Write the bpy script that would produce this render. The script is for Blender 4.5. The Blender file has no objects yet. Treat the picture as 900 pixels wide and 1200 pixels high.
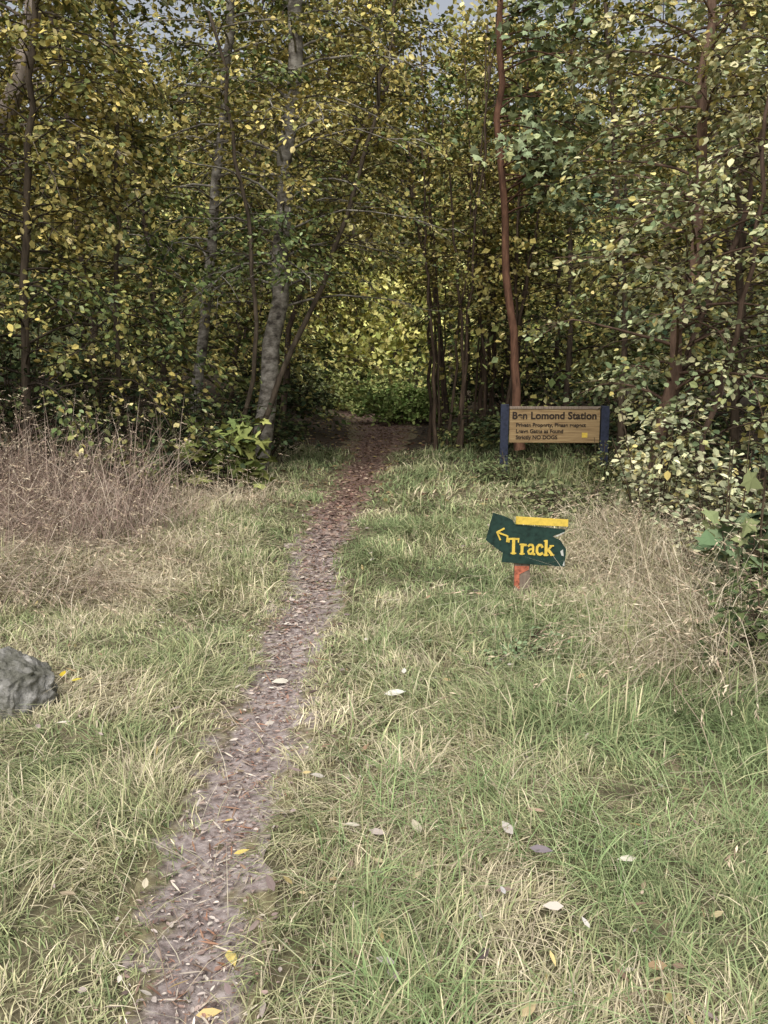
import bpy, math, numpy as np
from mathutils import Vector
R = np.random.default_rng(7)
scene = bpy.context.scene
scene.view_settings.view_transform='Standard'; scene.view_settings.look='None'
scene.view_settings.exposure=0; scene.view_settings.gamma=1

# ------------------------------------------------------------------ utils
def sstep(a,b,x):
    t=np.clip((np.asarray(x,float)-a)/(b-a),0,1); return t*t*(3-2*t)
_tab=np.random.default_rng(3).random((256,256))
def vnoise(x,y,s=1.0,o=0):
    x=np.asarray(x,float)*s+37.3+o*13.7; y=np.asarray(y,float)*s+91.1+o*7.9
    xi=np.floor(x).astype(int); yi=np.floor(y).astype(int); fx=x-xi; fy=y-yi
    fx=fx*fx*(3-2*fx); fy=fy*fy*(3-2*fy)
    a=_tab[xi&255,yi&255]; b=_tab[(xi+1)&255,yi&255]; c=_tab[xi&255,(yi+1)&255]; d=_tab[(xi+1)&255,(yi+1)&255]
    return (a*(1-fx)+b*fx)*(1-fy)+(c*(1-fx)+d*fx)*fy
PY=[-30,0,1.95,2.73,3.5,4.35,6.06,7.8,9.77,13.9,18.7,24,28,34,45]
PX=[-.2,-.3,-.47,-.56,-.58,-.54,-.55,-.58,-.52,-.34,-.14,.0,-.2,-1.6,-6]
PW=[.28,.28,.29,.31,.32,.33,.36,.41,.48,.66,1.0,1.4,1.5,1.4,1.2]
def path_x(y): return np.interp(y,PY,PX)+.022*np.sin(np.asarray(y)*2.3)
def path_w(y): return np.interp(y,PY,PW)
def edge_x(y): return 1.25+.14*y
def height(x,y):
    x=np.asarray(x,float); y=np.asarray(y,float)
    h=.05*(vnoise(x,y,.8)-.5)+.05*(vnoise(x,y,2.2,1)-.5)*sstep(.2,.6,np.abs(x-path_x(y)))
    h=h+ .9*sstep(-2.2,-8,x)*sstep(6,12,y)
    h=h+ .7*sstep(1.4,3.5,x)*sstep(13.5,18,y)
    h=h+ .5*sstep(-1.4,-3.5,x)*sstep(12,17,y)
    e=edge_x(y)
    h=h-1.4*sstep(e,e+1.3,x)*sstep(3.0,4.4,y)*(1-sstep(10.5,13.,y))
    h=h-.035*np.exp(-((x-path_x(y))/(path_w(y)*.6))**2)
    h=h+ np.clip(y-38,0,70)*.42*sstep(38,48,y)+ 3*(vnoise(x,y,.05,4)-.5)*sstep(40,70,y)
    return h
class Builder:
    def __init__(s): s.v=[];s.c=[];s.f=[];s.n=0
    def add(s,v,f,c,mat=0,smooth=False):
        v=np.asarray(v,float).reshape(-1,3); c=np.asarray(c,float)
        if c.ndim==1: c=np.tile(c,(len(v),1))
        s.v.append(v); s.c.append(c)
        s.f.append((np.asarray(f,int)+s.n,mat,smooth)); s.n+=len(v)
    def addf(s,f,mat=0,smooth=False,off=0):
        s.f.append((np.asarray(f,int)+off,mat,smooth))
    def obj(s,name,mats,parent=None):
        V=np.concatenate(s.v); C=np.concatenate(s.c)
        me=bpy.data.meshes.new(name)
        me.vertices.add(len(V)); me.vertices.foreach_set('co',V.astype(np.float32).ravel())
        L=np.concatenate([f.ravel() for f,_,_ in s.f])
        cnt=np.concatenate([np.full(len(f),f.shape[1]) for f,_,_ in s.f])
        mi=np.concatenate([np.full(len(f),m) for f,m,_ in s.f])
        sm=np.concatenate([np.full(len(f),k) for f,_,k in s.f])
        me.loops.add(len(L)); me.loops.foreach_set('vertex_index',L.astype(np.int32))
        me.polygons.add(len(cnt))
        st=np.concatenate([[0],np.cumsum(cnt)[:-1]])
        me.polygons.foreach_set('loop_start',st.astype(np.int32))
        me.polygons.foreach_set('material_index',mi.astype(np.int32))
        me.polygons.foreach_set('use_smooth',sm.astype(bool))
        me.update(calc_edges=True); me.validate()
        a=me.color_attributes.new('Col','FLOAT_COLOR','POINT')
        if len(me.vertices)==len(C):
            a.data.foreach_set('color',np.c_[C,np.ones(len(C))].astype(np.float32).ravel())
        for m in mats: me.materials.append(m)
        o=bpy.data.objects.new(name,me); scene.collection.objects.link(o)
        if parent: o.parent=parent
        return o
def norm(a): return a/np.maximum(np.linalg.norm(a,axis=-1,keepdims=True),1e-9)

# ------------------------------------------------------------------ materials
def newmat(name):
    m=bpy.data.materials.new(name); m.use_nodes=True; nt=m.node_tree
    b=nt.nodes['Principled BSDF']; return m,nt,b
def leafmat(name):
    m,nt,b=newmat(name); N=nt.nodes; Lk=nt.links; N.remove(b)
    a=N.new('ShaderNodeAttribute'); a.attribute_name='Col'
    d=N.new('ShaderNodeBsdfDiffuse'); Lk.new(a.outputs['Color'],d.inputs['Color'])
    Lk.new(d.outputs[0],N['Material Output'].inputs['Surface']); return m
def noisemat(name,cols,scale=8,stretch=(1,1,1),rough=.85,bump=.4,detail=8,attr=False,bdist=.02):
    m,nt,b=newmat(name); N=nt.nodes; Lk=nt.links
    tc=N.new('ShaderNodeTexCoord'); mp=N.new('ShaderNodeMapping'); mp.inputs['Scale'].default_value=stretch
    Lk.new(tc.outputs['Object'],mp.inputs[0])
    n=N.new('ShaderNodeTexNoise'); n.inputs['Scale'].default_value=scale; n.inputs['Detail'].default_value=detail; n.inputs['Roughness'].default_value=.65
    Lk.new(mp.outputs[0],n.inputs['Vector'])
    r=N.new('ShaderNodeValToRGB'); e=r.color_ramp.elements
    while len(e)<len(cols): e.new(.5)
    for k,(p,c) in enumerate(cols): e[k].position=p; e[k].color=(*c,1)
    Lk.new(n.outputs['Fac'],r.inputs['Fac'])
    out=r.outputs['Color']
    if attr:
        a=N.new('ShaderNodeAttribute'); a.attribute_name='Col'; mx=N.new('ShaderNodeMix'); mx.data_type='RGBA'; mx.blend_type='MULTIPLY'
        mx.inputs[0].default_value=1; Lk.new(out,mx.inputs[6]); Lk.new(a.outputs['Color'],mx.inputs[7]); out=mx.outputs[2]
    Lk.new(out,b.inputs['Base Color']); b.inputs['Roughness'].default_value=rough; b.inputs['Specular IOR Level'].default_value=.25
    bp=N.new('ShaderNodeBump'); bp.inputs['Strength'].default_value=bump; bp.inputs['Distance'].default_value=bdist
    Lk.new(n.outputs['Fac'],bp.inputs['Height']); Lk.new(bp.outputs[0],b.inputs['Normal']); return m
M_leaf=leafmat('leaf'); M_grass=leafmat('grass_blade'); M_litter=leafmat('litter')
M_bark=noisemat('bark',[(.3,(.3,.28,.25)),(.5,(.8,.76,.7)),(.7,(1.3,1.25,1.15))],14,(1,1,.25),attr=True,bump=.8,detail=4)
M_birch=noisemat('birch_bark',[(.36,(.055,.045,.037)),(.48,(.18,.16,.13)),(.64,(.38,.35,.3))],6,(1,1,1.6),bump=.6,detail=5)
M_ground=noisemat('soil',[(.3,(.4,.4,.37)),(.5,(.8,.8,.75)),(.7,(1.4,1.35,1.25))],9,attr=True,bump=.6,bdist=.03)
M_path=noisemat('path_soil',[(.3,(.13,.105,.094)),(.48,(.285,.24,.22)),(.66,(.46,.41,.38))],26,bump=.8,bdist=.012,detail=10,attr=True)
M_stone=noisemat('stone',[(.3,(.07,.07,.05)),(.44,(.16,.155,.125)),(.56,(.26,.25,.225)),(.66,(.42,.405,.37))],9,bump=1,bdist=.06,detail=12)
def paint(name,c,rough=.5,var=.15,scale=30):
    lo=tuple(k*(1-var*2) for k in c); hi=tuple(min(1,k*(1+var)) for k in c)
    return noisemat(name,[(.32,lo),(.5,c),(.7,hi)],scale,rough=rough,bump=.1,bdist=.002)

# ------------------------------------------------------------------ ground
def axis(segs):
    out=[]
    for a,b,st in segs: out+=list(np.arange(a,b,st))
    out.append(segs[-1][1]); return np.array(out)
gx=axis([(-400,-60,34),(-60,-12,3),(-12,-5,.5),(-5,5,.08),(5,12,.5),(12,60,3),(60,400,34)])
gy=axis([(-400,-40,40),(-40,0,4),(0,16,.08),(16,34,.4),(34,120,3),(120,400,40)])
X,Y=np.meshgrid(gx,gy); H=height(X,Y)
V=np.c_[X.ravel(),Y.ravel(),H.ravel()]
nx,ny=len(gx),len(gy); idx=np.arange(nx*ny).reshape(ny,nx)
F=np.c_[idx[:-1,:-1].ravel(),idx[:-1,1:].ravel(),idx[1:,1:].ravel(),idx[1:,:-1].ravel()]
def groundcol(xx,yy):
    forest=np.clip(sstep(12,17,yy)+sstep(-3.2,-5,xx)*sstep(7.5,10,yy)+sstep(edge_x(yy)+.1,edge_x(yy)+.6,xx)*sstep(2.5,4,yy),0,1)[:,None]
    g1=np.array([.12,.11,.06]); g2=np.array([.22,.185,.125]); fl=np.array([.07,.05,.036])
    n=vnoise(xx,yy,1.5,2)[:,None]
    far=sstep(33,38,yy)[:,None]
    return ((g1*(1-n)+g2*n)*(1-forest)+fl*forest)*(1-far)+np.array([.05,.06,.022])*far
B=Builder(); B.add(V,F,groundcol(V[:,0],V[:,1]),0,True); B.obj('ground',[M_ground])
ys=axis([(.3,14,.03),(14,44,.25)])
us=np.linspace(-1,1,25)
U,YY=np.meshgrid(us,ys)
wig=1+.5*(vnoise(YY*3,U*0+np.sign(U)*5,1.0,5)-.5)+.3*(vnoise(YY*11,U*0+np.sign(U)*9,1.0,6)-.5)
XX=path_x(YY)+U*path_w(YY)*.68*wig
ZZ=height(XX,YY)+.006+.014*(vnoise(XX,YY,9,3)-.5)*(1-np.abs(U))
idx=np.arange(U.size).reshape(U.shape)
F=np.c_[idx[:-1,:-1].ravel(),idx[:-1,1:].ravel(),idx[1:,1:].ravel(),idx[1:,:-1].ravel()]
x_,y_,u_=XX.ravel(),YY.ravel(),np.abs(U.ravel())
ew=sstep(.5,.95,u_+.9*(vnoise(x_,y_,13,11)-.5)+.5*(vnoise(x_,y_,31,12)-.5))[:,None]
redd=sstep(6,12,y_)[:,None]
pc=np.array([1,.97,.98])*(1-redd)+np.array([.62,.47,.41])*redd
pc=pc*(.85+.3*vnoise(x_,y_,2.5,13))[:,None]
B=Builder(); B.add(np.c_[x_,y_,ZZ.ravel()],F,pc*(1-ew)+np.array([.6,.6,.36])*ew,0,True); B.obj('dirt_path',[M_path])

# ------------------------------------------------------------------ leaf templates
T_leaf=(np.array([[0,0,0],[.4,.33,.09],[.32,.7,.07],[0,1,-.03],[-.32,.7,.07],[-.4,.33,.09]]),np.array([[0,1,2,3],[0,3,4,5]]))
T_dia=(np.array([[0,0,0],[.45,.45,.08],[0,1,-.05],[-.45,.45,.08]]),np.array([[0,1,2],[0,2,3]]))
T_long=(np.array([[0,0,0],[.5,.3,.05],[.42,.65,.1],[0,1,.02],[-.42,.65,.1],[-.5,.3,.05]]),np.array([[0,1,2,3],[0,3,4,5]]))
_mp=[(0,0),(.25,.08),(.48,.02),(.38,.25),(.6,.5),(.3,.52),(.22,.7),(0,1.0),(-.22,.7),(-.3,.52),(-.6,.5),(-.38,.25),(-.48,.02),(-.25,.08)]
_mv=np.array([(0,.35,.06)]+[(a,b,-.12*abs(a)-.05*b) for a,b in _mp]); k=len(_mp)
T_maple=(_mv,np.array([[0,1+i,1+(i+1)%k] for i in range(k)]))
def scatter(B,T,pos,d,nrm,L,W,col,mat=0):
    d=norm(d); s=norm(np.cross(d,nrm)); nn=np.cross(s,d)
    tv,tf=T; L=np.broadcast_to(L,(len(pos),))[:,None,None]; W=np.broadcast_to(W,(len(pos),))[:,None,None]
    v=pos[:,None]+s[:,None]*tv[None,:,0:1]*W+d[:,None]*tv[None,:,1:2]*L+nn[:,None]*tv[None,:,2:3]*W
    k=len(tv); f=(tf[None]+np.arange(len(pos))[:,None,None]*k).reshape(-1,tf.shape[1])
    B.add(v.reshape(-1,3),f,np.repeat(col,k,axis=0),mat)
def palette(pal,n,wt=None,var=.22):
    pal=np.array(pal); i=R.choice(len(pal),n,p=wt)
    j=R.choice(len(pal),n,p=wt); t=R.random((n,1))*.5
    c=pal[i]*(1-t)+pal[j]*t
    return np.clip(c*(1+var*R.normal(size=(n,1))),.01,.9)
def tube(B,P,r,sides,col,mat):
    P=np.asarray(P,float); n=len(P); r=np.broadcast_to(r,(n,))
    t=norm(np.gradient(P,axis=0)); ref=np.array([0.,1,0]) if abs(t[0][1])<.8 else np.array([1.,0,0])
    a=norm(np.cross(t,ref)); b=np.cross(t,a)
    an=np.linspace(0,2*np.pi,sides,endpoint=False)
    v=P[:,None]+r[:,None,None]*(a[:,None]*np.cos(an)[None,:,None]+b[:,None]*np.sin(an)[None,:,None])
    i=np.arange(n*sides).reshape(n,sides); j=np.roll(i,-1,axis=1)
    f=np.c_[i[:-1].ravel(),j[:-1].ravel(),j[1:].ravel(),i[1:].ravel()]
    B.add(v.reshape(-1,3),f,col,mat,True)
def smooth_path(pts,n):
    pts=np.asarray(pts,float); d=np.r_[0,np.cumsum(np.linalg.norm(np.diff(pts,axis=0),axis=1))]
    s=np.linspace(0,d[-1],n); P=np.c_[[np.interp(s,d,pts[:,k]) for k in range(3)]].T
    for _ in range(2): P[1:-1]=(P[:-2]+2*P[1:-1]+P[2:])/4
    return P,d[-1]
Z=np.array([0,0,1.])
def foliage(B,starts,dirs,lens,per,size,pal,wt,T,flat=.6,jit=.08,mat=1,bcol=(.1,.08,.06),twigr=.005,asp=.85,prune=None,clump=True,gaps=0.):
    dirs=norm(dirs); ends=starts+dirs*lens[:,None]-Z*(.2*lens[:,None])
    k=np.ones(len(starts),bool)
    if prune is not None: k=~prune(ends) & ~prune(starts)
    if gaps>0:
        m_=(starts+ends)/2
        k&=(.75*vnoise(m_[:,0]*1.2+m_[:,1]*.5,m_[:,2]*1.7,1.0,33)+.25*R.random(len(m_)))>gaps
    starts=starts[k];dirs=dirs[k];ends=ends[k];lens=lens[k]
    n=len(starts)
    mid=(starts+ends)/2+Z*(.06*lens[:,None])
    side=norm(np.cross(dirs,Z+.01)); up=np.cross(side,dirs)
    ring=[side*1, -.5*side+.87*up, -.5*side-.87*up]
    vs=[]
    for p,r in ((starts,twigr*1.3),(mid,twigr),(ends,twigr*.4)):
        for q in ring: vs.append(p+q*r)
    v=np.stack(vs,1); fb=[]
    for l in (0,3):
        for q in range(3): fb.append([l+q,l+(q+1)%3,l+3+(q+1)%3,l+3+q])
    f=(np.array(fb)[None]+np.arange(n)[:,None,None]*9).reshape(-1,4)
    B.add(v.reshape(-1,3),f,bcol,0)
    t=np.tile(np.linspace(.08,1.02,per),(n,1))+R.normal(size=(n,per))*.04
    base=starts[:,None]*(1-t[...,None])+ends[:,None]*t[...,None]+Z*(.06*lens[:,None,None]*4*(t*(1-t))[...,None])
    m=n*per; base=base.reshape(-1,3)+R.normal(size=(m,3))*[jit,jit,jit*.4]
    dd=np.repeat(dirs,per,0)+R.normal(size=(m,3))*[.8,.8,.3]-Z*.35
    nn=Z+R.normal(size=(m,3))*flat
    L=size*(.55+.8*R.random(m))
    tone=.72+.56*R.random((n,1))
    c=palette(pal,m,wt)
    if clump is not False:
        # whole sprays turn colour together: green ones and yellowed ones
        g=.55*vnoise(mid[:,0]+mid[:,1]*.7,mid[:,2]*1.3-mid[:,1]*.3,1.1,21)+.35*R.random(n)+.1*sstep(1.2,4.5,mid[:,2])
        g=sstep(.32,.62,g)[:,None]
        lo=np.array([.42,.58,.56]) if clump is True else np.array(clump)
        tint=lo*(1-g)+np.array([1.16,1.09,.98])*g
        c=c*np.repeat(tint,per,0)
    scatter(B,T,base,dd,nn,L,L*asp,c*np.repeat(tone,per,0),mat)
def tree(B,pts,r0,r1,nb,blen,t0=.15,t1=1.,tw=7,per=12,size=.07,pal=None,wt=None,T=T_leaf,bark=(.2,.17,.14),elev=(.1,.8),tlen=.45,az=None,sides=10,flat=.6,jit=.08,droop=.5,asp=.85,wob=.25,prune=None,clump=True,gaps=.28):
    P,L=smooth_path(pts,18); P[1:-1]+=R.normal(size=(16,3))*[r0*wob,r0*wob,0]
    rad=np.linspace(r0,r1,18); rad[0]*=1.35; rad[1]*=1.1
    tube(B,P,rad,sides,bark,0)
    S=[];D=[];LN=[]
    for i in range(nb):
        t=t0+(t1-t0)*((i+R.random())/nb); q=t*17; k=min(int(q),16); o=P[k]*(1-q+k)+P[k+1]*(q-k)
        a=(i*2.399+R.normal()*.4) if az is None else az[0]+(az[1]-az[0])*R.random()
        e=R.uniform(*elev); l=blen*(1.1-.6*t)*R.uniform(.6,1.3)
        d=np.array([math.cos(a)*math.cos(e),math.sin(a)*math.cos(e),math.sin(e)])
        s=np.linspace(0,1,6)[:,None]
        bp=o+d*l*s-Z*droop*l*s**2+np.cumsum(R.normal(size=(6,3))*.035*l,0)*s
        if prune is not None and prune(bp[2:]).any(): continue
        br=min(max(.008,rad[k]*.3),.02)
        tube(B,bp,np.linspace(br,.004,6),4,np.array(bark)*.7,0)
        for j in range(tw):
            u=.2+.8*(j+R.random())/tw; q=u*5; k2=min(int(q),4); so=bp[k2]*(1-q+k2)+bp[k2+1]*(q-k2)
            bd=norm(bp[k2+1]-bp[k2]); sg=1 if j%2 else -1; an=sg*R.uniform(.4,1.1)
            td=np.array([bd[0]*math.cos(an)-bd[1]*math.sin(an),bd[0]*math.sin(an)+bd[1]*math.cos(an),bd[2]*.6+R.normal()*.2])
            S.append(so);D.append(td);LN.append(l*tlen*(1.1-.5*u)*R.uniform(.6,1.3))
        S.append(bp[4]);D.append(bp[5]-bp[4]);LN.append(l*.25)
    foliage(B,np.array(S),np.array(D),np.array(LN),per,size,pal,wt,T,flat,jit,1,np.array(bark)*.6,asp=asp,prune=prune,clump=clump,gaps=gaps)

YEL=[(.46,.39,.14),(.36,.325,.12),(.25,.255,.10),(.14,.165,.07),(.56,.50,.27)]
GRN=[(.07,.10,.045),(.11,.145,.065),(.16,.19,.075),(.32,.30,.11)]
PAL=[(.46,.46,.28),(.34,.37,.22),(.2,.24,.14),(.6,.58,.39),(.48,.41,.16)]
PT=(.58,.66,.56)
MAP=[(.29,.35,.2),(.21,.27,.15),(.37,.41,.22),(.40,.40,.16)]
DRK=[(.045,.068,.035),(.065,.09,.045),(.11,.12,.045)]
MB=[M_bark,M_leaf]; MBI=[M_birch,M_leaf]
# nobody lets twigs grow across the notice board: keep this wedge clear
def clearsign(p): return (p[:,1]<13.4)&(p[:,0]<p[:,1]*.262)&(p[:,0]>p[:,1]*.11)&(p[:,2]<1.6-p[:,1]*.037)

# ---- left side trees
W1=[.27,.25,.22,.14,.12]
B=Builder(); tree(B,[(-5.8,11,.4),(-5.3,11,2.2),(-4.75,11,3.6),(-3.9,11,5.8),(-3.3,11,9)],.15,.06,58,2.2,.32,.9,7,15,.078,YEL,W1,bark=(.36,.31,.28)); B.obj('birch_tree',MB)
B=Builder(); tree(B,[(-1.95,13.3,0),(-1.66,13.2,1.3),(-1.46,13.1,3.2),(-1.16,13,6.5),(-.9,13.2,11)],.14,.065,84,2.3,.22,.85,7,14,.075,YEL,W1,bark=(.15,.12,.1)); B.obj('birch_tree',MBI)
B=Builder(); tree(B,[(-3.0,14,.3),(-2.6,14,3.7),(-2.3,14,6),(-2.1,14,9)],.09,.05,54,2.0,.25,.9,7,14,.075,YEL,W1,bark=(.15,.12,.1)); B.obj('birch_tree',MBI)
B=Builder(); tree(B,[(-2.1,12.7,.1),(-1.5,12.8,1.3),(-.6,13,3.4),(.1,13.2,6),(.5,13.3,8)],.045,.02,36,1.8,.4,1,6,13,.072,YEL,W1,bark=(.1,.08,.06),wob=.7); B.obj('leaning_tree',MB)
B=Builder(); tree(B,[(-2.2,12.4,.1),(-1.75,12.3,1.5),(-1.75,12.2,3.4),(-2.2,12,6)],.035,.02,20,1.5,.45,1,6,12,.072,YEL,W1,bark=(.1,.08,.06),wob=.9); B.obj('leaning_tree',MB)
B=Builder(); tree(B,[(-4.2,10.4,.5),(-4.1,10.4,2.5),(-3.7,10.3,6)],.055,.03,60,1.9,.12,1,7,15,.072,YEL,[.27,.22,.22,.19,.1],bark=(.1,.08,.06),droop=.6); B.obj('beech_tree',MB)
B=Builder(); tree(B,[(-3.3,11.3,.3),(-3.35,11.3,2),(-3.2,11.4,5.2)],.045,.02,46,1.35,.15,1,7,14,.072,YEL,[.25,.22,.22,.21,.1],bark=(.1,.08,.06),droop=.6); B.obj('beech_tree',MB)
B=Builder(); tree(B,[(-5.6,9.7,.5),(-5.6,9.6,2.5),(-5.2,9.4,5.6)],.05,.02,54,1.7,.15,1,7,15,.072,YEL,[.25,.22,.22,.21,.1],bark=(.1,.08,.06),droop=.6); B.obj('beech_tree',MB)
# trees that arch over the path farther in
B=Builder(); tree(B,[(-2.0,17.2,.2),(-1.8,17.2,2.4),(-.9,17.2,4.8),(.2,17.3,7)],.065,.03,68,2.3,.35,1,7,12,.09,YEL,W1,bark=(.12,.09,.07),wob=.6,droop=.6,gaps=.15); B.obj('leaning_tree',MB)
B=Builder(); tree(B,[(1.5,21.5,.5),(1.3,21.5,3),(.5,21.4,6),(.1,21.4,10.5)],.065,.03,80,2.6,.42,1,7,12,.105,YEL,W1,bark=(.12,.09,.07),wob=.6,droop=.6,gaps=.1); B.obj('leaning_tree',MB)
B=Builder(); tree(B,[(-2.6,20,.3),(-2.3,20,3),(-1.5,19.9,6),(-.9,19.9,9.5)],.065,.03,60,2.5,.4,1,7,12,.1,YEL,W1,bark=(.12,.09,.07),wob=.6,droop=.6,gaps=.15); B.obj('leaning_tree',MB)
# ---- right side trees
B=Builder()
WP=[.27,.23,.17,.2,.13]
tree(B,[(2.6,9.5,-.9),(2.84,9.5,.65),(3.16,9.5,2.1),(3.29,9.5,4),(3.2,9.5,5.4),(3.3,9.6,7.5)],.08,.03,70,1.8,.24,.9,7,15,.073,PAL,WP,bark=(.22,.145,.11),jit=.06,wob=.45,prune=clearsign,droop=.35,clump=PT,gaps=.33)
tree(B,[(2.95,9.55,-1),(3.12,9.6,1.3),(3.35,9.6,2.1),(3.8,9.6,3.3),(4.1,9.7,5)],.05,.02,34,1.5,.25,1,7,14,.073,PAL,WP,bark=(.13,.09,.07),jit=.06,wob=.5,prune=clearsign,clump=PT,gaps=.33)
tree(B,[(2.9,9.2,-1),(3.3,8.9,1.2),(3.5,8.6,2.6),(3.4,8.4,4.5)],.04,.015,36,1.35,.2,1,7,14,.07,PAL,WP,bark=(.13,.09,.07),jit=.06,droop=.7,wob=.6,prune=clearsign,clump=PT,gaps=.33)
B.obj('hazel_tree',MB)
B=Builder(); tree(B,[(2.15,14,.3),(1.97,14,2.6),(1.72,14,5.2),(1.66,14,8)],.07,.04,34,2.2,.46,.85,6,8,.115,MAP,[.35,.3,.25,.1],T_maple,bark=(.17,.09,.06),asp=1.1,jit=.12,wob=.4,az=(-1.7,1.0),clump=False,flat=.8)
B.obj('sycamore_tree',MB)
B=Builder(); tree(B,[(4.6,11.5,-.9),(4.5,11.5,2.5),(4.2,11.5,7)],.06,.04,60,2.0,.15,.95,7,13,.078,PAL,[.15,.27,.33,.1,.15],bark=(.1,.075,.055),wob=.4,prune=clearsign); B.obj('hazel_tree',MB)
B=Builder(); tree(B,[(3.6,13.6,.2),(3.6,13.6,2.5),(3.1,13.6,7)],.05,.03,48,1.7,.3,1,6,13,.078,YEL,[.2,.22,.28,.2,.1],bark=(.1,.075,.055),wob=.5,prune=clearsign); B.obj('hazel_tree',MB)
# ---- thin pole stems right of the path
B=Builder()
for i in range(24):
    x=.9+i*.075+R.normal()*.07; y=R.uniform(16.2,20.5); x*=y/17
    z=float(height(x,y)); lx=(x-1.6)*.35+R.normal()*.35; hh=R.uniform(5.5,8)
    tree(B,[(x,y,z-.1),(x+lx*.2+R.normal()*.1,y,z+hh*.35),(x+lx,y,z+hh)],R.uniform(.02,.05),.012,9,1.5,.42,1,5,12,.08,YEL,W1,bark=(.1,.072,.052),sides=6,wob=.8,gaps=.1)
B.obj('sapling_thicket',MB)

# ---- understorey shrubs
def shrub(name,x,y,rad,h,n,size,pal,wt=None,T=T_leaf,per=12,asp=.8,flat=.7,jit=.07,prune=None):
    B=Builder(); z=float(height(x,y)); S=[];D=[];LN=[]
    for i in range(n):
        a=R.random()*6.283; rr=rad*math.sqrt(R.random()); hh=h*(.25+.75*R.random())*math.sqrt(max(.05,1-(rr/rad)**2*.8))
        tip=np.array([x+math.cos(a)*rr,y+math.sin(a)*rr,z+hh]); b0=np.array([x+math.cos(a)*rr*.25,y+math.sin(a)*rr*.25,z-.05])
        m=b0*.5+tip*.5+np.array([0,0,hh*.12]); P,_=smooth_path([b0,m,tip],5)
        tube(B,P,np.linspace(.012,.004,5),3,(.1,.075,.05),0)
        for q in range(4):
            u=.35+.65*R.random(); k=min(int(u*4),3); p=P[k]*(1-u*4+k)+P[k+1]*(u*4-k)
            S.append(p); aa=a+R.normal()*1.1; D.append([math.cos(aa),math.sin(aa),R.normal()*.25+.15]); LN.append(rad*.45*R.uniform(.5,1.2))
    foliage(B,np.array(S),np.array(D),np.array(LN),per,size,pal,wt,T,flat,jit,1,(.08,.06,.04),asp=asp,prune=prune,clump=False)
    return B.obj(name,MB)
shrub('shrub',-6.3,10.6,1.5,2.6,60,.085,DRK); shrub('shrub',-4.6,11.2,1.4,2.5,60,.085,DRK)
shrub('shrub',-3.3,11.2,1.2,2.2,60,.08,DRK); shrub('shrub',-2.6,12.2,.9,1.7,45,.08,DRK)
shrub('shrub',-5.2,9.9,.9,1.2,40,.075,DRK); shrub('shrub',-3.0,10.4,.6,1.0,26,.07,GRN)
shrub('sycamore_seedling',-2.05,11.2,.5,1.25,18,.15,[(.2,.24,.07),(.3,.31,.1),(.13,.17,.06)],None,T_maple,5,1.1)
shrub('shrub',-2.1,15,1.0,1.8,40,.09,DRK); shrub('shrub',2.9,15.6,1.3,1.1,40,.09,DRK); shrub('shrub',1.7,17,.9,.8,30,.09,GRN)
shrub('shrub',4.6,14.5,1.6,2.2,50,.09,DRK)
shrub('shrub',4.2,10.2,1.2,2.6,50,.08,DRK); shrub('shrub',4.2,7.4,1.0,2.6,50,.08,GRN)
shrub('hazel_shrub',3.25,8.0,.85,2.5,58,.07,PAL,WP,prune=clearsign); shrub('hazel_shrub',3.5,10.6,.7,2.3,34,.07,PAL,WP,prune=clearsign)
shrub('hazel_shrub',2.6,8.4,.6,1.75,34,.065,PAL,WP,prune=clearsign); shrub('hazel_shrub',2.85,7.3,.55,1.75,30,.065,PAL,WP,prune=clearsign)
shrub('sycamore_seedling',2.7,6.3,.5,1.6,28,.13,[(.08,.12,.06),(.13,.17,.09),(.2,.22,.1)],None,T_maple,5,1.1)
shrub('shrub',2.35,5.3,.4,.85,34,.06,[(.07,.10,.045),(.12,.15,.06)]); shrub('shrub',3.3,5.6,.8,1.9,40,.08,DRK)
shrub('bramble',2.05,4.5,.3,.5,22,.055,[(.07,.10,.045),(.12,.15,.06)])
shrub('bramble',2.05,9.4,.6,.5,34,.055,[(.13,.16,.08),(.19,.21,.1),(.25,.25,.12)])
shrub('bramble',1.75,12.3,.45,.5,24,.05,[(.10,.13,.06),(.16,.18,.08)]); shrub('bramble',3.0,12.2,.5,.7,24,.055,[(.10,.13,.06),(.16,.18,.08),(.3,.28,.12)])
shrub('bramble',.75,4.9,.22,.16,12,.028,[(.18,.25,.13),(.24,.31,.17)])
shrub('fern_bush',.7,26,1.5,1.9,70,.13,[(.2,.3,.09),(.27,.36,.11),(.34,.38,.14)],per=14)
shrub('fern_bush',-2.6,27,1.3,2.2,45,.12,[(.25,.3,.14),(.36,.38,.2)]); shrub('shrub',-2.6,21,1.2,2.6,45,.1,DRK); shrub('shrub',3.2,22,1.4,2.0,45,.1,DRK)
shrub('fern_bush',-.5,33,2.2,2.2,70,.16,[(.28,.34,.12),(.42,.44,.16)])

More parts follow.
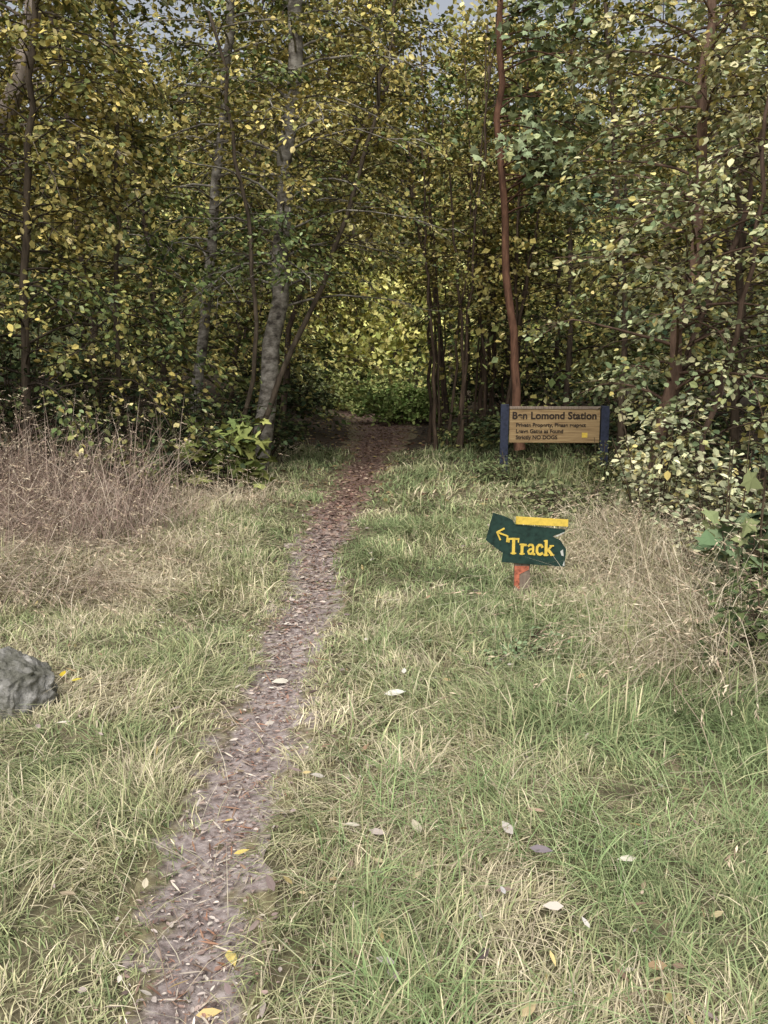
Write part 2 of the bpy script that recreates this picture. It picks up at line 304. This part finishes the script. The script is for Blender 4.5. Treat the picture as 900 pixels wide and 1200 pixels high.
# ---- background trees: few shared meshes, placed through the wood
var=[]
for i in range(5):
    B=Builder(); lean=R.normal(size=2)*.9
    tree(B,[(0,0,-.3),(lean[0]*.15,lean[1]*.3,3),(lean[0],lean[1],9.5)],R.uniform(.045,.085),.03,54,2.7,.1,1,6,11,.135,YEL,[.24,.27,.26,.15,.08],T_dia,bark=(.11,.085,.065),sides=7,jit=.14,wob=.6,gaps=.15)
    o=B.obj('birch_tree',MB); var.append(o.data); bpy.data.objects.remove(o)
spots=[(-8,13),(-7.2,16),(-5,15.5),(-4.2,17.5),(-3.3,19.5),(-6.5,19.5),(-3.6,23.5),(-9.5,18),(-5.5,24),(-8.5,24),(-4.2,30),(3.6,17.5),(5.2,16),(6.8,13.5),(6.4,18.5),(4.1,21),(3.4,24.5),(6,24),(8.8,17),(8.5,22),(4.6,29),(-12,15),(-12,22),(11,15),(11.5,21),(7.5,29),(-6.5,30),(11.5,28),(2.9,19.5),(7.3,9.5),(6.2,6.8),(9.5,11.5),(-8.5,9.8)]
for i,(x,y) in enumerate(spots):
    o=bpy.data.objects.new('birch_tree',var[i%5]); scene.collection.objects.link(o)
    o.location=(x,y,float(height(x,y))); o.rotation_euler=(0,0,R.random()*6.28); s=R.uniform(.85,1.15); o.scale=(s,s,s)
# ---- distant mass on the hillside
B=Builder()
def dist_tree(x,y,hh,m,br,pal=YEL,wt=[.3,.3,.2,.05,.15]):
    z=float(height(x,y))
    tube(B,[(x,y,z-.5),(x,y,z+hh*.5),(x,y,z+hh*.9)],[.15,.1,.04],5,(.12,.1,.08),0)
    ph=R.random(m)*6.283; t=R.random(m)**.9; rr=2.6*np.sqrt(R.random(m))*(1.05-.75*t)
    cl=R.integers(0,26,m); off=R.normal(size=(26,3))*[.8,.8,.9]
    pos=np.c_[x+np.cos(ph)*rr,y+np.sin(ph)*rr,z+.3+t*(hh-.3)]+off[cl]*.7
    tone=(.7+.7*R.random(26))[cl][:,None]*br
    L=.3*(.6+.7*R.random(m))
    scatter(B,T_dia,pos,R.normal(size=(m,3)),Z+R.normal(size=(m,3))*.9,L,L*.9,np.clip(palette(pal,m,wt)*tone,0,.8),1)
for i in range(60): dist_tree(R.uniform(-38,38),R.uniform(42,70),R.uniform(8,13),620,R.uniform(.7,1.1))
for i in range(12): dist_tree(-8+i*1.4+R.normal()*.4,R.uniform(36.5,40),R.uniform(5.5,8.5),1000,1.15,[(.6,.53,.2),(.46,.44,.15),(.3,.33,.1)],None)  # lit glow at the path's far end is put into these lighter leaf colours
for i in range(6): dist_tree(-6+i*2.4+R.normal()*.4,R.uniform(43,47),R.uniform(14,17),1400,1.)
B.obj('distant_trees',MB)

# ------------------------------------------------------------------ grass
def blades(B,x,y,h,w,dirang,bend,col,mat=0):
    n=len(x); z=height(x,y)-.005; root=np.c_[x,y,z]
    d=np.c_[np.cos(dirang),np.sin(dirang),np.zeros(n)]; sa=dirang+np.pi/2+R.normal(size=n)*.7
    s=np.c_[np.cos(sa),np.sin(sa),np.zeros(n)]
    rows=[]
    for t,wf in ((0,.9),(.35,1),(.7,.7),(1,0)):
        c=root+d*(h*bend*t**1.6)[:,None]+Z*(h*(t-.55*np.minimum(bend,1.5)*t**2.2))[:,None]
        c[:,2]=np.maximum(c[:,2],z+.004+.012*t)
        if wf: rows+= [c-s*(w*wf/2)[:,None],c+s*(w*wf/2)[:,None]]
        else: rows.append(c)
    v=np.stack(rows,1); k=np.arange(n)[:,None]*7
    q=np.concatenate([k+np.array([0,1,3,2]),k+np.array([2,3,5,4])]); tr=k+np.array([4,5,6])
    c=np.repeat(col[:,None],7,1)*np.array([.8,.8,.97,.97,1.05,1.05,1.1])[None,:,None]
    off=B.n; B.add(v.reshape(-1,3),q,c.reshape(-1,3),mat); B.addf(tr,mat,False,off)
    return rows[-1],d
GC=np.array([[.17,.215,.10],[.255,.30,.14],[.35,.365,.185],[.46,.415,.25],[.58,.505,.35]])
def grasscol(x,y,n):
    dry=vnoise(x,y,.9,7)*.5+vnoise(x,y,3,8)*.5
    dry=dry+.28*sstep(-.9,-2.3,x)*sstep(3,4.5,y)+.3*sstep(.7,1.7,x)*sstep(3.6,5,y)*(1-sstep(8,10,y))-.16*sstep(.1,.9,x)*(1-sstep(3.4,4.6,y))-.12*sstep(-1.6,-.7,x)*sstep(5,8,y)+.05
    t=np.clip((dry-.5)*1.5+.45+R.normal(size=n)*.3,0,1)*3.999; i=t.astype(int); f=(t-i)[:,None]
    return np.clip((GC[i]*(1-f)+GC[np.minimum(i+1,4)]*f)*(1+.18*R.normal(size=(n,1))),.02,.8)
B=Builder()
def field(x0,x1,y0,y1,tufts,per,hm,w,spread):
    tx=R.uniform(x0,x1,tufts); ty=R.uniform(y0,y1,tufts)
    d=np.abs(tx-path_x(ty))/(path_w(ty)*.5)
    dn=d+.55*(vnoise(tx,ty,5,9)-.5)+.35*(vnoise(tx,ty,14,10)-.5)
    keep=(R.random(tufts)<sstep(.62,1.15,dn)+.02)&((tx<edge_x(ty)+.45)|(ty<3.2)|(ty>12.5)); tx=tx[keep]; ty=ty[keep]; d=d[keep]
    hs=(.35+1.3*vnoise(tx,ty,1.3,10)**1.4)*np.clip(.2+.28*d,.25,1.)*(.7+.7*R.random(len(tx)))
    la=vnoise(tx,ty,2.2,15)*9+R.normal(size=len(tx))*.6; pn=len(tx)*per
    x=np.repeat(tx,per)+R.normal(size=pn)*spread; y=np.repeat(ty,per)+R.normal(size=pn)*spread
    hh=np.repeat(hs,per); la=np.repeat(la,per); n=len(x)
    h=hm*hh*(.5+.9*R.random(n))
    bend=np.clip(1.0+.5*R.normal(size=n),.1,2.2)
    tcol=np.repeat(1+.16*R.normal(size=(len(tx),1)),per,0)
    blades(B,x,y,h,w*(.6+.8*R.random(n)),la+R.normal(size=n)*.9,bend,grasscol(x,y,n)*tcol)
field(-2.3,2.3,1.2,3.3,6000,10,.125,.0036,.02)
field(-3.3,3.0,3.3,6.0,6400,9,.14,.005,.032)
field(-5,4.,6.,9.5,5600,9,.155,.007,.05)
field(-6,4.5,9.5,17,4800,8,.17,.012,.07)
B.obj('grass',[M_grass])
B=Builder()
def clumps(cx,cy,per,hlo,hhi,w,cols,sp=.05,bm=.8,head=False,lean=None):
    n=len(cx)*per; x=np.repeat(cx,per)+R.normal(size=n)*sp; y=np.repeat(cy,per)+R.normal(size=n)*sp
    ok=np.abs(x-path_x(y))>path_w(y)*.5; x=x[ok];y=y[ok];n=len(x)
    h=R.uniform(hlo,hhi,n); ang=R.random(n)*6.283 if lean is None else lean+R.normal(size=n)*.8
    tip,d=blades(B,x,y,h,w*(.6+.8*R.random(n)),ang,np.clip(bm+.4*R.normal(size=n),.1,1.8),palette(cols,n,None,.15))
    if head:
        sel=R.random(n)<.4; tp=tip[sel]; dd=d[sel]; m=len(tp)
        for q in range(6):
            p=tp-(dd*.02+Z*-.005)*q; L=.025+.02*R.random(m)
            scatter(B,T_dia,p,dd+R.normal(size=(m,3))*.35-Z*.35,R.normal(size=(m,3)),L,L*.22,palette([(.5,.4,.28),(.38,.28,.2),(.58,.5,.36)],m),0)
clumps(R.uniform(-.2,1.9,110),R.uniform(1.5,3.8,110),28,.12,.27,.0035,[(.18,.26,.11),(.25,.33,.14),(.36,.42,.21)],.04,1.)
clumps(R.uniform(-.2,2.0,80),R.uniform(3.6,6,80),26,.12,.3,.0045,[(.18,.24,.1),(.27,.32,.15),(.5,.46,.3)],.05,1.)
clumps(R.uniform(-2.6,-.95,60),R.uniform(1.8,5.5,60),22,.1,.28,.004,[(.29,.32,.16),(.48,.44,.27),(.58,.51,.36),(.22,.27,.12)],.05,1.3)
clumps(np.array([.86,.95,1.08,1.2,.75]),np.array([5.95,5.85,5.95,6.0,6.0]),26,.1,.2,.004,[(.22,.28,.12),(.47,.42,.26)],.05,.8)
cx=R.uniform(1.5,3.3,22); clumps(cx,R.uniform(11.6,12.8,22),22,.25,.5,.009,[(.2,.25,.11),(.42,.38,.22),(.3,.31,.15)],.1,.7)
n=900; x=R.uniform(-.8,.8,n); y=R.uniform(1.4,7,n); x=x*y*.5
blades(B,x,y,R.uniform(.08,.3,n),np.full(n,.0028)*np.clip(y/3,.8,2),R.random(n)*6.28,np.full(n,1.9),palette([(.62,.56,.42),(.46,.38,.27),(.4,.38,.24),(.28,.2,.15)],n))
B.obj('grass_clumps',[M_grass])
B=Builder(); STR=[(.5,.43,.3),(.42,.34,.24),(.58,.51,.38),(.3,.24,.17)]; RST=[(.40,.30,.24),(.28,.2,.16),(.5,.42,.33),(.19,.135,.11)]
n=80; clumps(R.uniform(-5.6,-2.3,n),R.uniform(8.4,10.,n),32,.5,1.55,.0052,RST,.22,.75,True)
n=80; clumps(R.uniform(-5.2,-2.1,n),R.uniform(7.0,8.6,n),30,.35,1.15,.005,RST,.2,1.,True)
n=60; clumps(R.uniform(-4.4,-1.9,n),R.uniform(5.8,7.4,n),26,.25,.8,.0048,RST+STR,.16,1.3,True,.1)
n=26; clumps(R.uniform(-2.3,-1.3,n),R.uniform(8.5,11,n),20,.25,.6,.006,STR,.1,.9,True)
B.obj('tall_dry_grass',[M_grass])
B=Builder()
yy=R.uniform(3.9,8.3,95); xx=edge_x(yy)-.1+R.normal(size=95)*.26
clumps(xx,yy,26,.3,.85,.0042,STR+[(.2,.22,.09)],.12,1.1,True)
yy=R.uniform(8.,11,22); clumps(1.2+.12*yy+R.normal(size=22)*.3,yy,18,.2,.45,.006,STR+[(.15,.18,.08)],.1,.9,True)
B.obj('tall_dry_grass',[M_grass])

# ------------------------------------------------------------------ litter
B=Builder()
n=17000; y=1.2+26*R.random(n)**2.2; x=path_x(y)+R.normal(size=n)*path_w(y)*.33
z=height(x,y)+.012+.008*R.random(n)
L=(.006+.024*R.random(n)**2)*np.clip(y/3.2,.9,3.0)
red=sstep(5,11,y)[:,None]
c=palette([(.3,.22,.19),(.42,.36,.32),(.13,.095,.085),(.62,.55,.47),(.27,.16,.12)],n,[.3,.22,.22,.12,.14])*(1-red)+palette([(.19,.115,.09),(.25,.16,.125),(.11,.07,.055),(.34,.26,.19)],n)*red
scatter(B,T_leaf,np.c_[x,y,z],np.c_[R.normal(size=(n,2)),R.normal(size=n)*.12],Z+R.normal(size=(n,3))*.35,L,L*R.uniform(.15,.8,n),c)
n=900; y=R.uniform(1.2,8,n); x=path_x(y)+R.normal(size=n)*path_w(y)*.32; z=height(x,y)+.018
L=R.uniform(.02,.085,n)
scatter(B,T_long,np.c_[x,y,z],np.c_[R.normal(size=(n,2)),R.normal(size=n)*.05],Z+R.normal(size=(n,3))*.2,L,L*.09,palette([(.6,.52,.42),(.28,.19,.14),(.13,.09,.07),(.34,.17,.1)],n))
n=7000; y=R.uniform(10,30,n); x=R.uniform(-8,8,n); z=height(x,y)+.02
L=.05+.06*R.random(n)
scatter(B,T_leaf,np.c_[x,y,z],np.c_[R.normal(size=(n,2)),R.normal(size=n)*.12],Z+R.normal(size=(n,3))*.4,L,L*.7,palette([(.17,.1,.065),(.24,.16,.1),(.1,.07,.05),(.34,.27,.12)],n))
B.obj('leaf_litter',[M_litter])
B=Builder()
spec=[(0,4.03,.1,(.7,.68,.6)),(.1,4.3,.06,(.6,.58,.5)),(-.49,4.4,.1,(.65,.6,.5)),(.42,2.68,.075,(.5,.45,.4)),(.46,2.6,.07,(.2,.17,.18)),(.8,2.6,.06,(.6,.55,.45)),(-.43,2.22,.075,(.7,.56,.2)),(-.5,2.72,.05,(.6,.46,.14)),(-.57,2.95,.03,(.55,.42,.14)),(-1.62,4.25,.07,(.6,.45,.05)),(-1.55,4.2,.05,(.5,.42,.06)),(-.05,2.75,.06,(.4,.34,.3)),(-.08,2.78,.05,(.5,.45,.36)),(.35,2.35,.035,(.5,.47,.45)),(-.47,1.98,.06,(.6,.44,.2)),(.03,2.05,.05,(.45,.4,.36)),(.56,2.2,.04,(.6,.56,.5)),(.12,2.72,.08,(.5,.44,.33))]
for x,y,L,c in spec:
    on=abs(x-path_x(y))<path_w(y)*.5; z=float(height(x,y))+(.02 if on else .065)
    scatter(B,T_long,np.array([[x,y,z]]),np.array([[R.normal(),R.normal()*.6,.05]]),np.array([[0,-.35,1.]])+R.normal(size=(1,3))*.2,L*1.1,L*.4,np.array([c]))
n=650; y=R.uniform(1.6,10,n); x=R.uniform(-.75,.75,n)*y*.55; z=height(x,y)+R.uniform(.03,.065,n)
L=.02+.045*R.random(n)
scatter(B,T_long,np.c_[x,y,z],np.c_[R.normal(size=(n,2)),R.normal(size=n)*.25],Z+R.normal(size=(n,3))*.45,L,L*R.uniform(.2,.5,n),palette([(.55,.5,.42),(.36,.29,.26),(.5,.4,.18),(.22,.17,.16),(.3,.2,.13)],n))
B.obj('fallen_leaves',[M_litter])

# ------------------------------------------------------------------ rock
def rock(name,loc,sc,seed):
    import bmesh
    from mathutils import noise
    bm=bmesh.new(); bmesh.ops.create_icosphere(bm,subdivisions=6,radius=1)
    for v in bm.verts:
        p=v.co.copy(); q=p*1.1+Vector((seed,0,0))
        f=1+.4*noise.noise(q)+.2*noise.noise(q*3)+.08*noise.noise(q*9)+.05*noise.noise(q*20)+.02*noise.noise(q*45)
        p=p*f
        for nv,dd in (((.1,-.2,1),.66),((-.2,-1,.25),.62),((.9,-.5,.3),.72),((.5,.2,.9),.75),((.4,-.9,.8),.78)):
            nv=Vector(nv).normalized(); e=p.dot(nv)-dd-.07*noise.noise(q*6)-.03*noise.noise(q*17)
            if e>0: p-=nv*e*.9
        v.co=Vector((p.x*sc[0],p.y*sc[1],p.z*sc[2]))
    me=bpy.data.meshes.new(name); bm.to_mesh(me); bm.free()
    for pl in me.polygons: pl.use_smooth=True
    me.materials.append(M_stone); o=bpy.data.objects.new(name,me); scene.collection.objects.link(o); o.location=loc; return o
rock('rock',(-1.79,3.98,.05),(.26,.27,.25),3.3)

# ------------------------------------------------------------------ signs
def empty(name,loc,rz=0):
    e=bpy.data.objects.new(name,None); scene.collection.objects.link(e); e.location=loc; e.rotation_euler=(0,0,rz); e.empty_display_size=.1; return e
def plate(name,pts,y0,y1,mat,parent,bev=0):
    n=len(pts); v=[(x,y0,z) for x,z in pts]+[(x,y1,z) for x,z in pts]
    f=[tuple(range(n))[::-1],tuple(range(n,2*n))]+[(i,(i+1)%n,n+(i+1)%n,n+i) for i in range(n)]
    me=bpy.data.meshes.new(name); me.from_pydata(v,[],f); me.update()
    import bmesh
    bm=bmesh.new(); bm.from_mesh(me); bmesh.ops.recalc_face_normals(bm,faces=bm.faces)
    if bev: bmesh.ops.bevel(bm,geom=bm.edges[:],offset=bev,segments=2,affect='EDGES',profile=.5)
    bm.to_mesh(me); bm.free()
    me.materials.append(mat); o=bpy.data.objects.new(name,me); scene.collection.objects.link(o); o.parent=parent; return o
M_green=paint('green_paint',(.018,.042,.033),.5,.25); M_yel=paint('yellow_paint',(.66,.47,.08),.5,.15); M_or=paint('orange_paint',(.42,.13,.075),.7,.4)
M_post=noisemat('weathered_wood',[(.3,(.1,.075,.06)),(.5,(.22,.17,.13)),(.7,(.34,.28,.22))],20,(2,2,.2),bump=.5,bdist=.005)
M_board=noisemat('varnished_wood',[(.3,(.17,.105,.05)),(.5,(.3,.205,.1)),(.7,(.42,.3,.15))],9,(.3,2,6),bump=.2,bdist=.003,rough=.6)
M_navy=paint('navy_paint',(.03,.036,.06),.5,.3); M_brown=paint('brown_letter',(.03,.02,.015),.6,.1); M_chip=paint('bare_chip',(.5,.5,.45),.7,.2)
gz=float(height(.985,6.06))
S=empty('track_sign',(.985,6.06,gz),math.radians(-2))
cm=lambda L:[(a/100,b/100) for a,b in L]
plate('arrow_board',cm([(-22.8,59.8),(-15,57.4),(-9.6,55),(-7.6,51.8),(10,50),(27,48.4),(27.2,46.8),(21,44.6),(18.6,43.4),(24,40.8),(28.2,34.6),(27.8,28),(27.6,22),(5,23.4),(-16.2,25),(-15.6,31.6),(-21,35.4),(-27.6,40.6)]),-.008,.008,M_green,S,.001)
plate('yellow_rail',cm([(-7.2,57.6),(28.8,55.6),(28.8,50.6),(-7.2,52.2)]),-.02,-.009,M_yel,S,.0015)
plate('post',cm([(-7,-15),(4,-15),(4,30),(-7,30)]),.010,.065,M_post,S,.004)
plate('orange_mark',cm([(-7.1,8),(-3.2,5),(-3.6,16),(3,19.5),(3,22),(-7.1,22)]),.006,.0095,M_or,S)
plate('chip_1',cm([(24.2,33),(26,34.4),(26.6,29.5),(25,30.2)]),-.0095,-.008,M_chip,S)
plate('chip_2',cm([(19.2,43.2),(26,46.6),(26.8,46.2),(22,43.6)]),-.0095,-.0082,M_chip,S)
plate('chip_3',cm([(26,23),(27.2,26.5),(27.4,22.6)]),-.0095,-.0082,M_chip,S)
strokes=[]
def st(pts,w,ox,oz):
    for i in range(len(pts)-1): strokes.append(((pts[i][0]+ox,pts[i][1]+oz),(pts[i+1][0]+ox,pts[i+1][1]+oz),w))
bx=-12.3; bz=31
def T(o): st([(4,0),(4,11)],2.1,o,bz); st([(.3,10.6),(7.7,10.6)],1.3,o,bz); st([(.7,10.8),(.7,8.2)],.9,o,bz); st([(7.3,10.8),(7.3,8.2)],.9,o,bz); st([(2.2,.4),(5.8,.4)],.9,o,bz)
def r_(o): st([(1.8,0),(1.8,7.3)],2,o,bz-.3); st([(.3,.4),(3.6,.4)],.9,o,bz-.3); st([(.2,7),(1.8,7)],.9,o,bz-.3); st([(2,5.3),(3,6.8),(4.7,6.6)],1.6,o,bz-.3)
def a_(o): st([(1,6),(2.2,7.1),(3.8,6.9),(4.4,5.5),(4.4,.5),(5.7,.4)],1.5,o,bz-.5); st([(4.3,4.2),(2.1,3.8),(1,2.4),(1.6,.8),(3,.6),(4.3,1.8)],1.4,o,bz-.5)
def c_(o): st([(4.8,5.5),(3.9,7),(2.4,7.1),(1.1,5.6),(1,2.5),(1.9,.8),(3.4,.4),(5,1.4)],1.7,o,bz-.7)
def k_(o): st([(1.7,0),(1.7,10.6)],2,o,bz-1); st([(.2,.4),(3.3,.4)],.9,o,bz-1); st([(.2,10.3),(1.7,10.3)],.9,o,bz-1); st([(2,3),(5.6,6.8)],1.3,o,bz-1); st([(3.2,4.2),(6,.5)],2,o,bz-1); st([(4.2,6.9),(6.9,6.9)],.9,o,bz-1); st([(4.8,.4),(7.3,.4)],.9,o,bz-1)
T(bx); r_(bx+8.1); a_(bx+13.2); c_(bx+19.2); k_(bx+24.8)
st([(-13,39.5),(-12.6,43.6),(-19,46)],1.1,0,0); st([(-17.6,41),(-20,46.3),(-15,49)],1.1,0,0)
v=[];f=[]
for i,(a,b,w) in enumerate(strokes):
    a=np.array(a);b=np.array(b); d=(b-a)/np.linalg.norm(b-a); nn=np.array([-d[1],d[0]])*w/2; e=d*w*.18
    q=[a-e-nn,b+e-nn,b+e+nn,a-e+nn]; yf=-.0105-.00012*i; o=len(v)
    v+=[(p[0]/100,yf,p[1]/100) for p in q]+[(p[0]/100,-.0078,p[1]/100) for p in q]
    f+=[(o,o+1,o+2,o+3)]+[(o+j,o+4+j,o+4+(j+1)%4,o+(j+1)%4) for j in range(4)]
me=bpy.data.meshes.new('track_lettering'); me.from_pydata(v,[],f); me.materials.append(M_yel)
o=bpy.data.objects.new('track_lettering',me); scene.collection.objects.link(o); o.parent=S

S2=empty('wooden_station_sign',(2.49,13,0),math.radians(-3))
def box(name,x0,x1,z0,z1,y0,y1,mat,par,bev=.004): return plate(name,[(x0,z0),(x1,z0),(x1,z1),(x0,z1)],y0,y1,mat,par,bev)
box('board',-.655,.655,.50,.99,-.02,.02,M_board,S2,.006)
box('top_rail',-.66,.66,.992,1.03,-.03,.03,M_post,S2)
box('post_1',-.785,-.668,-.5,1.06,-.05,.05,M_navy,S2,.006); box('post_2',.668,.785,-.6,1.04,-.05,.05,M_navy,S2,.006)
def text(name,s,x,z,size,mat,par,off=.0,spx=1):
    c=bpy.data.curves.new(name,'FONT'); c.body=s; c.size=size; c.offset=off; c.extrude=.002; c.space_character=spx
    t=bpy.data.objects.new(name,c); scene.collection.objects.link(t)
    me=bpy.data.meshes.new_from_object(t.evaluated_get(bpy.context.evaluated_depsgraph_get())); bpy.data.objects.remove(t)
    o=bpy.data.objects.new(name,me); me.materials.clear(); me.materials.append(mat); scene.collection.objects.link(o)
    o.rotation_euler=(math.pi/2,0,0); o.location=(x,-.0235,z); o.parent=par
    return o
text('title_text','Ben Lomond Station',-.62,.85,.145,M_brown,S2,.0042,1.02)
text('notice_line_1','Private Property, Please respect',-.56,.735,.078,M_brown,S2,.002)
text('notice_line_2','Leave Gates as Found',-.56,.645,.078,M_brown,S2,.002)
text('notice_line_3','Strictly NO DOGS',-.56,.555,.078,M_brown,S2,.002)
box('logo_patch',.40,.48,.58,.65,-.0235,-.0205,M_yel,S2,.0)

# ------------------------------------------------------------------ light, sky, camera
w=bpy.data.worlds.new('World'); scene.world=w; w.use_nodes=True; nt=w.node_tree
sky=nt.nodes.new('ShaderNodeTexSky'); sky.sky_type='NISHITA'; sky.sun_disc=False
el=math.radians(52); rot=math.radians(195); sky.sun_elevation=el; sky.sun_rotation=rot; sky.dust_density=3
hs=nt.nodes.new('ShaderNodeHueSaturation'); hs.inputs['Saturation'].default_value=.3
nt.links.new(sky.outputs[0],hs.inputs['Color']); nt.links.new(hs.outputs[0],nt.nodes['Background'].inputs['Color'])
nt.nodes['Background'].inputs['Strength'].default_value=.15
ld=bpy.data.lights.new('sun','SUN'); ld.energy=3.5; ld.angle=math.radians(50); ld.color=(1,.97,.93)
lo=bpy.data.objects.new('sun',ld); scene.collection.objects.link(lo)
dv=Vector((math.sin(rot)*math.cos(el),math.cos(rot)*math.cos(el),math.sin(el))); lo.rotation_euler=dv.to_track_quat('Z','Y').to_euler(); lo.location=dv*40
cd=bpy.data.cameras.new('camera'); cam=bpy.data.objects.new('camera',cd); scene.collection.objects.link(cam)
cd.sensor_fit='VERTICAL'; cd.sensor_height=24; cd.lens=12/math.tan(math.radians(30)); cd.clip_end=2000; cd.clip_start=.05
cam.location=(0,0,1.6); cam.rotation_euler=(math.radians(90-9.3),0,0); scene.camera=cam
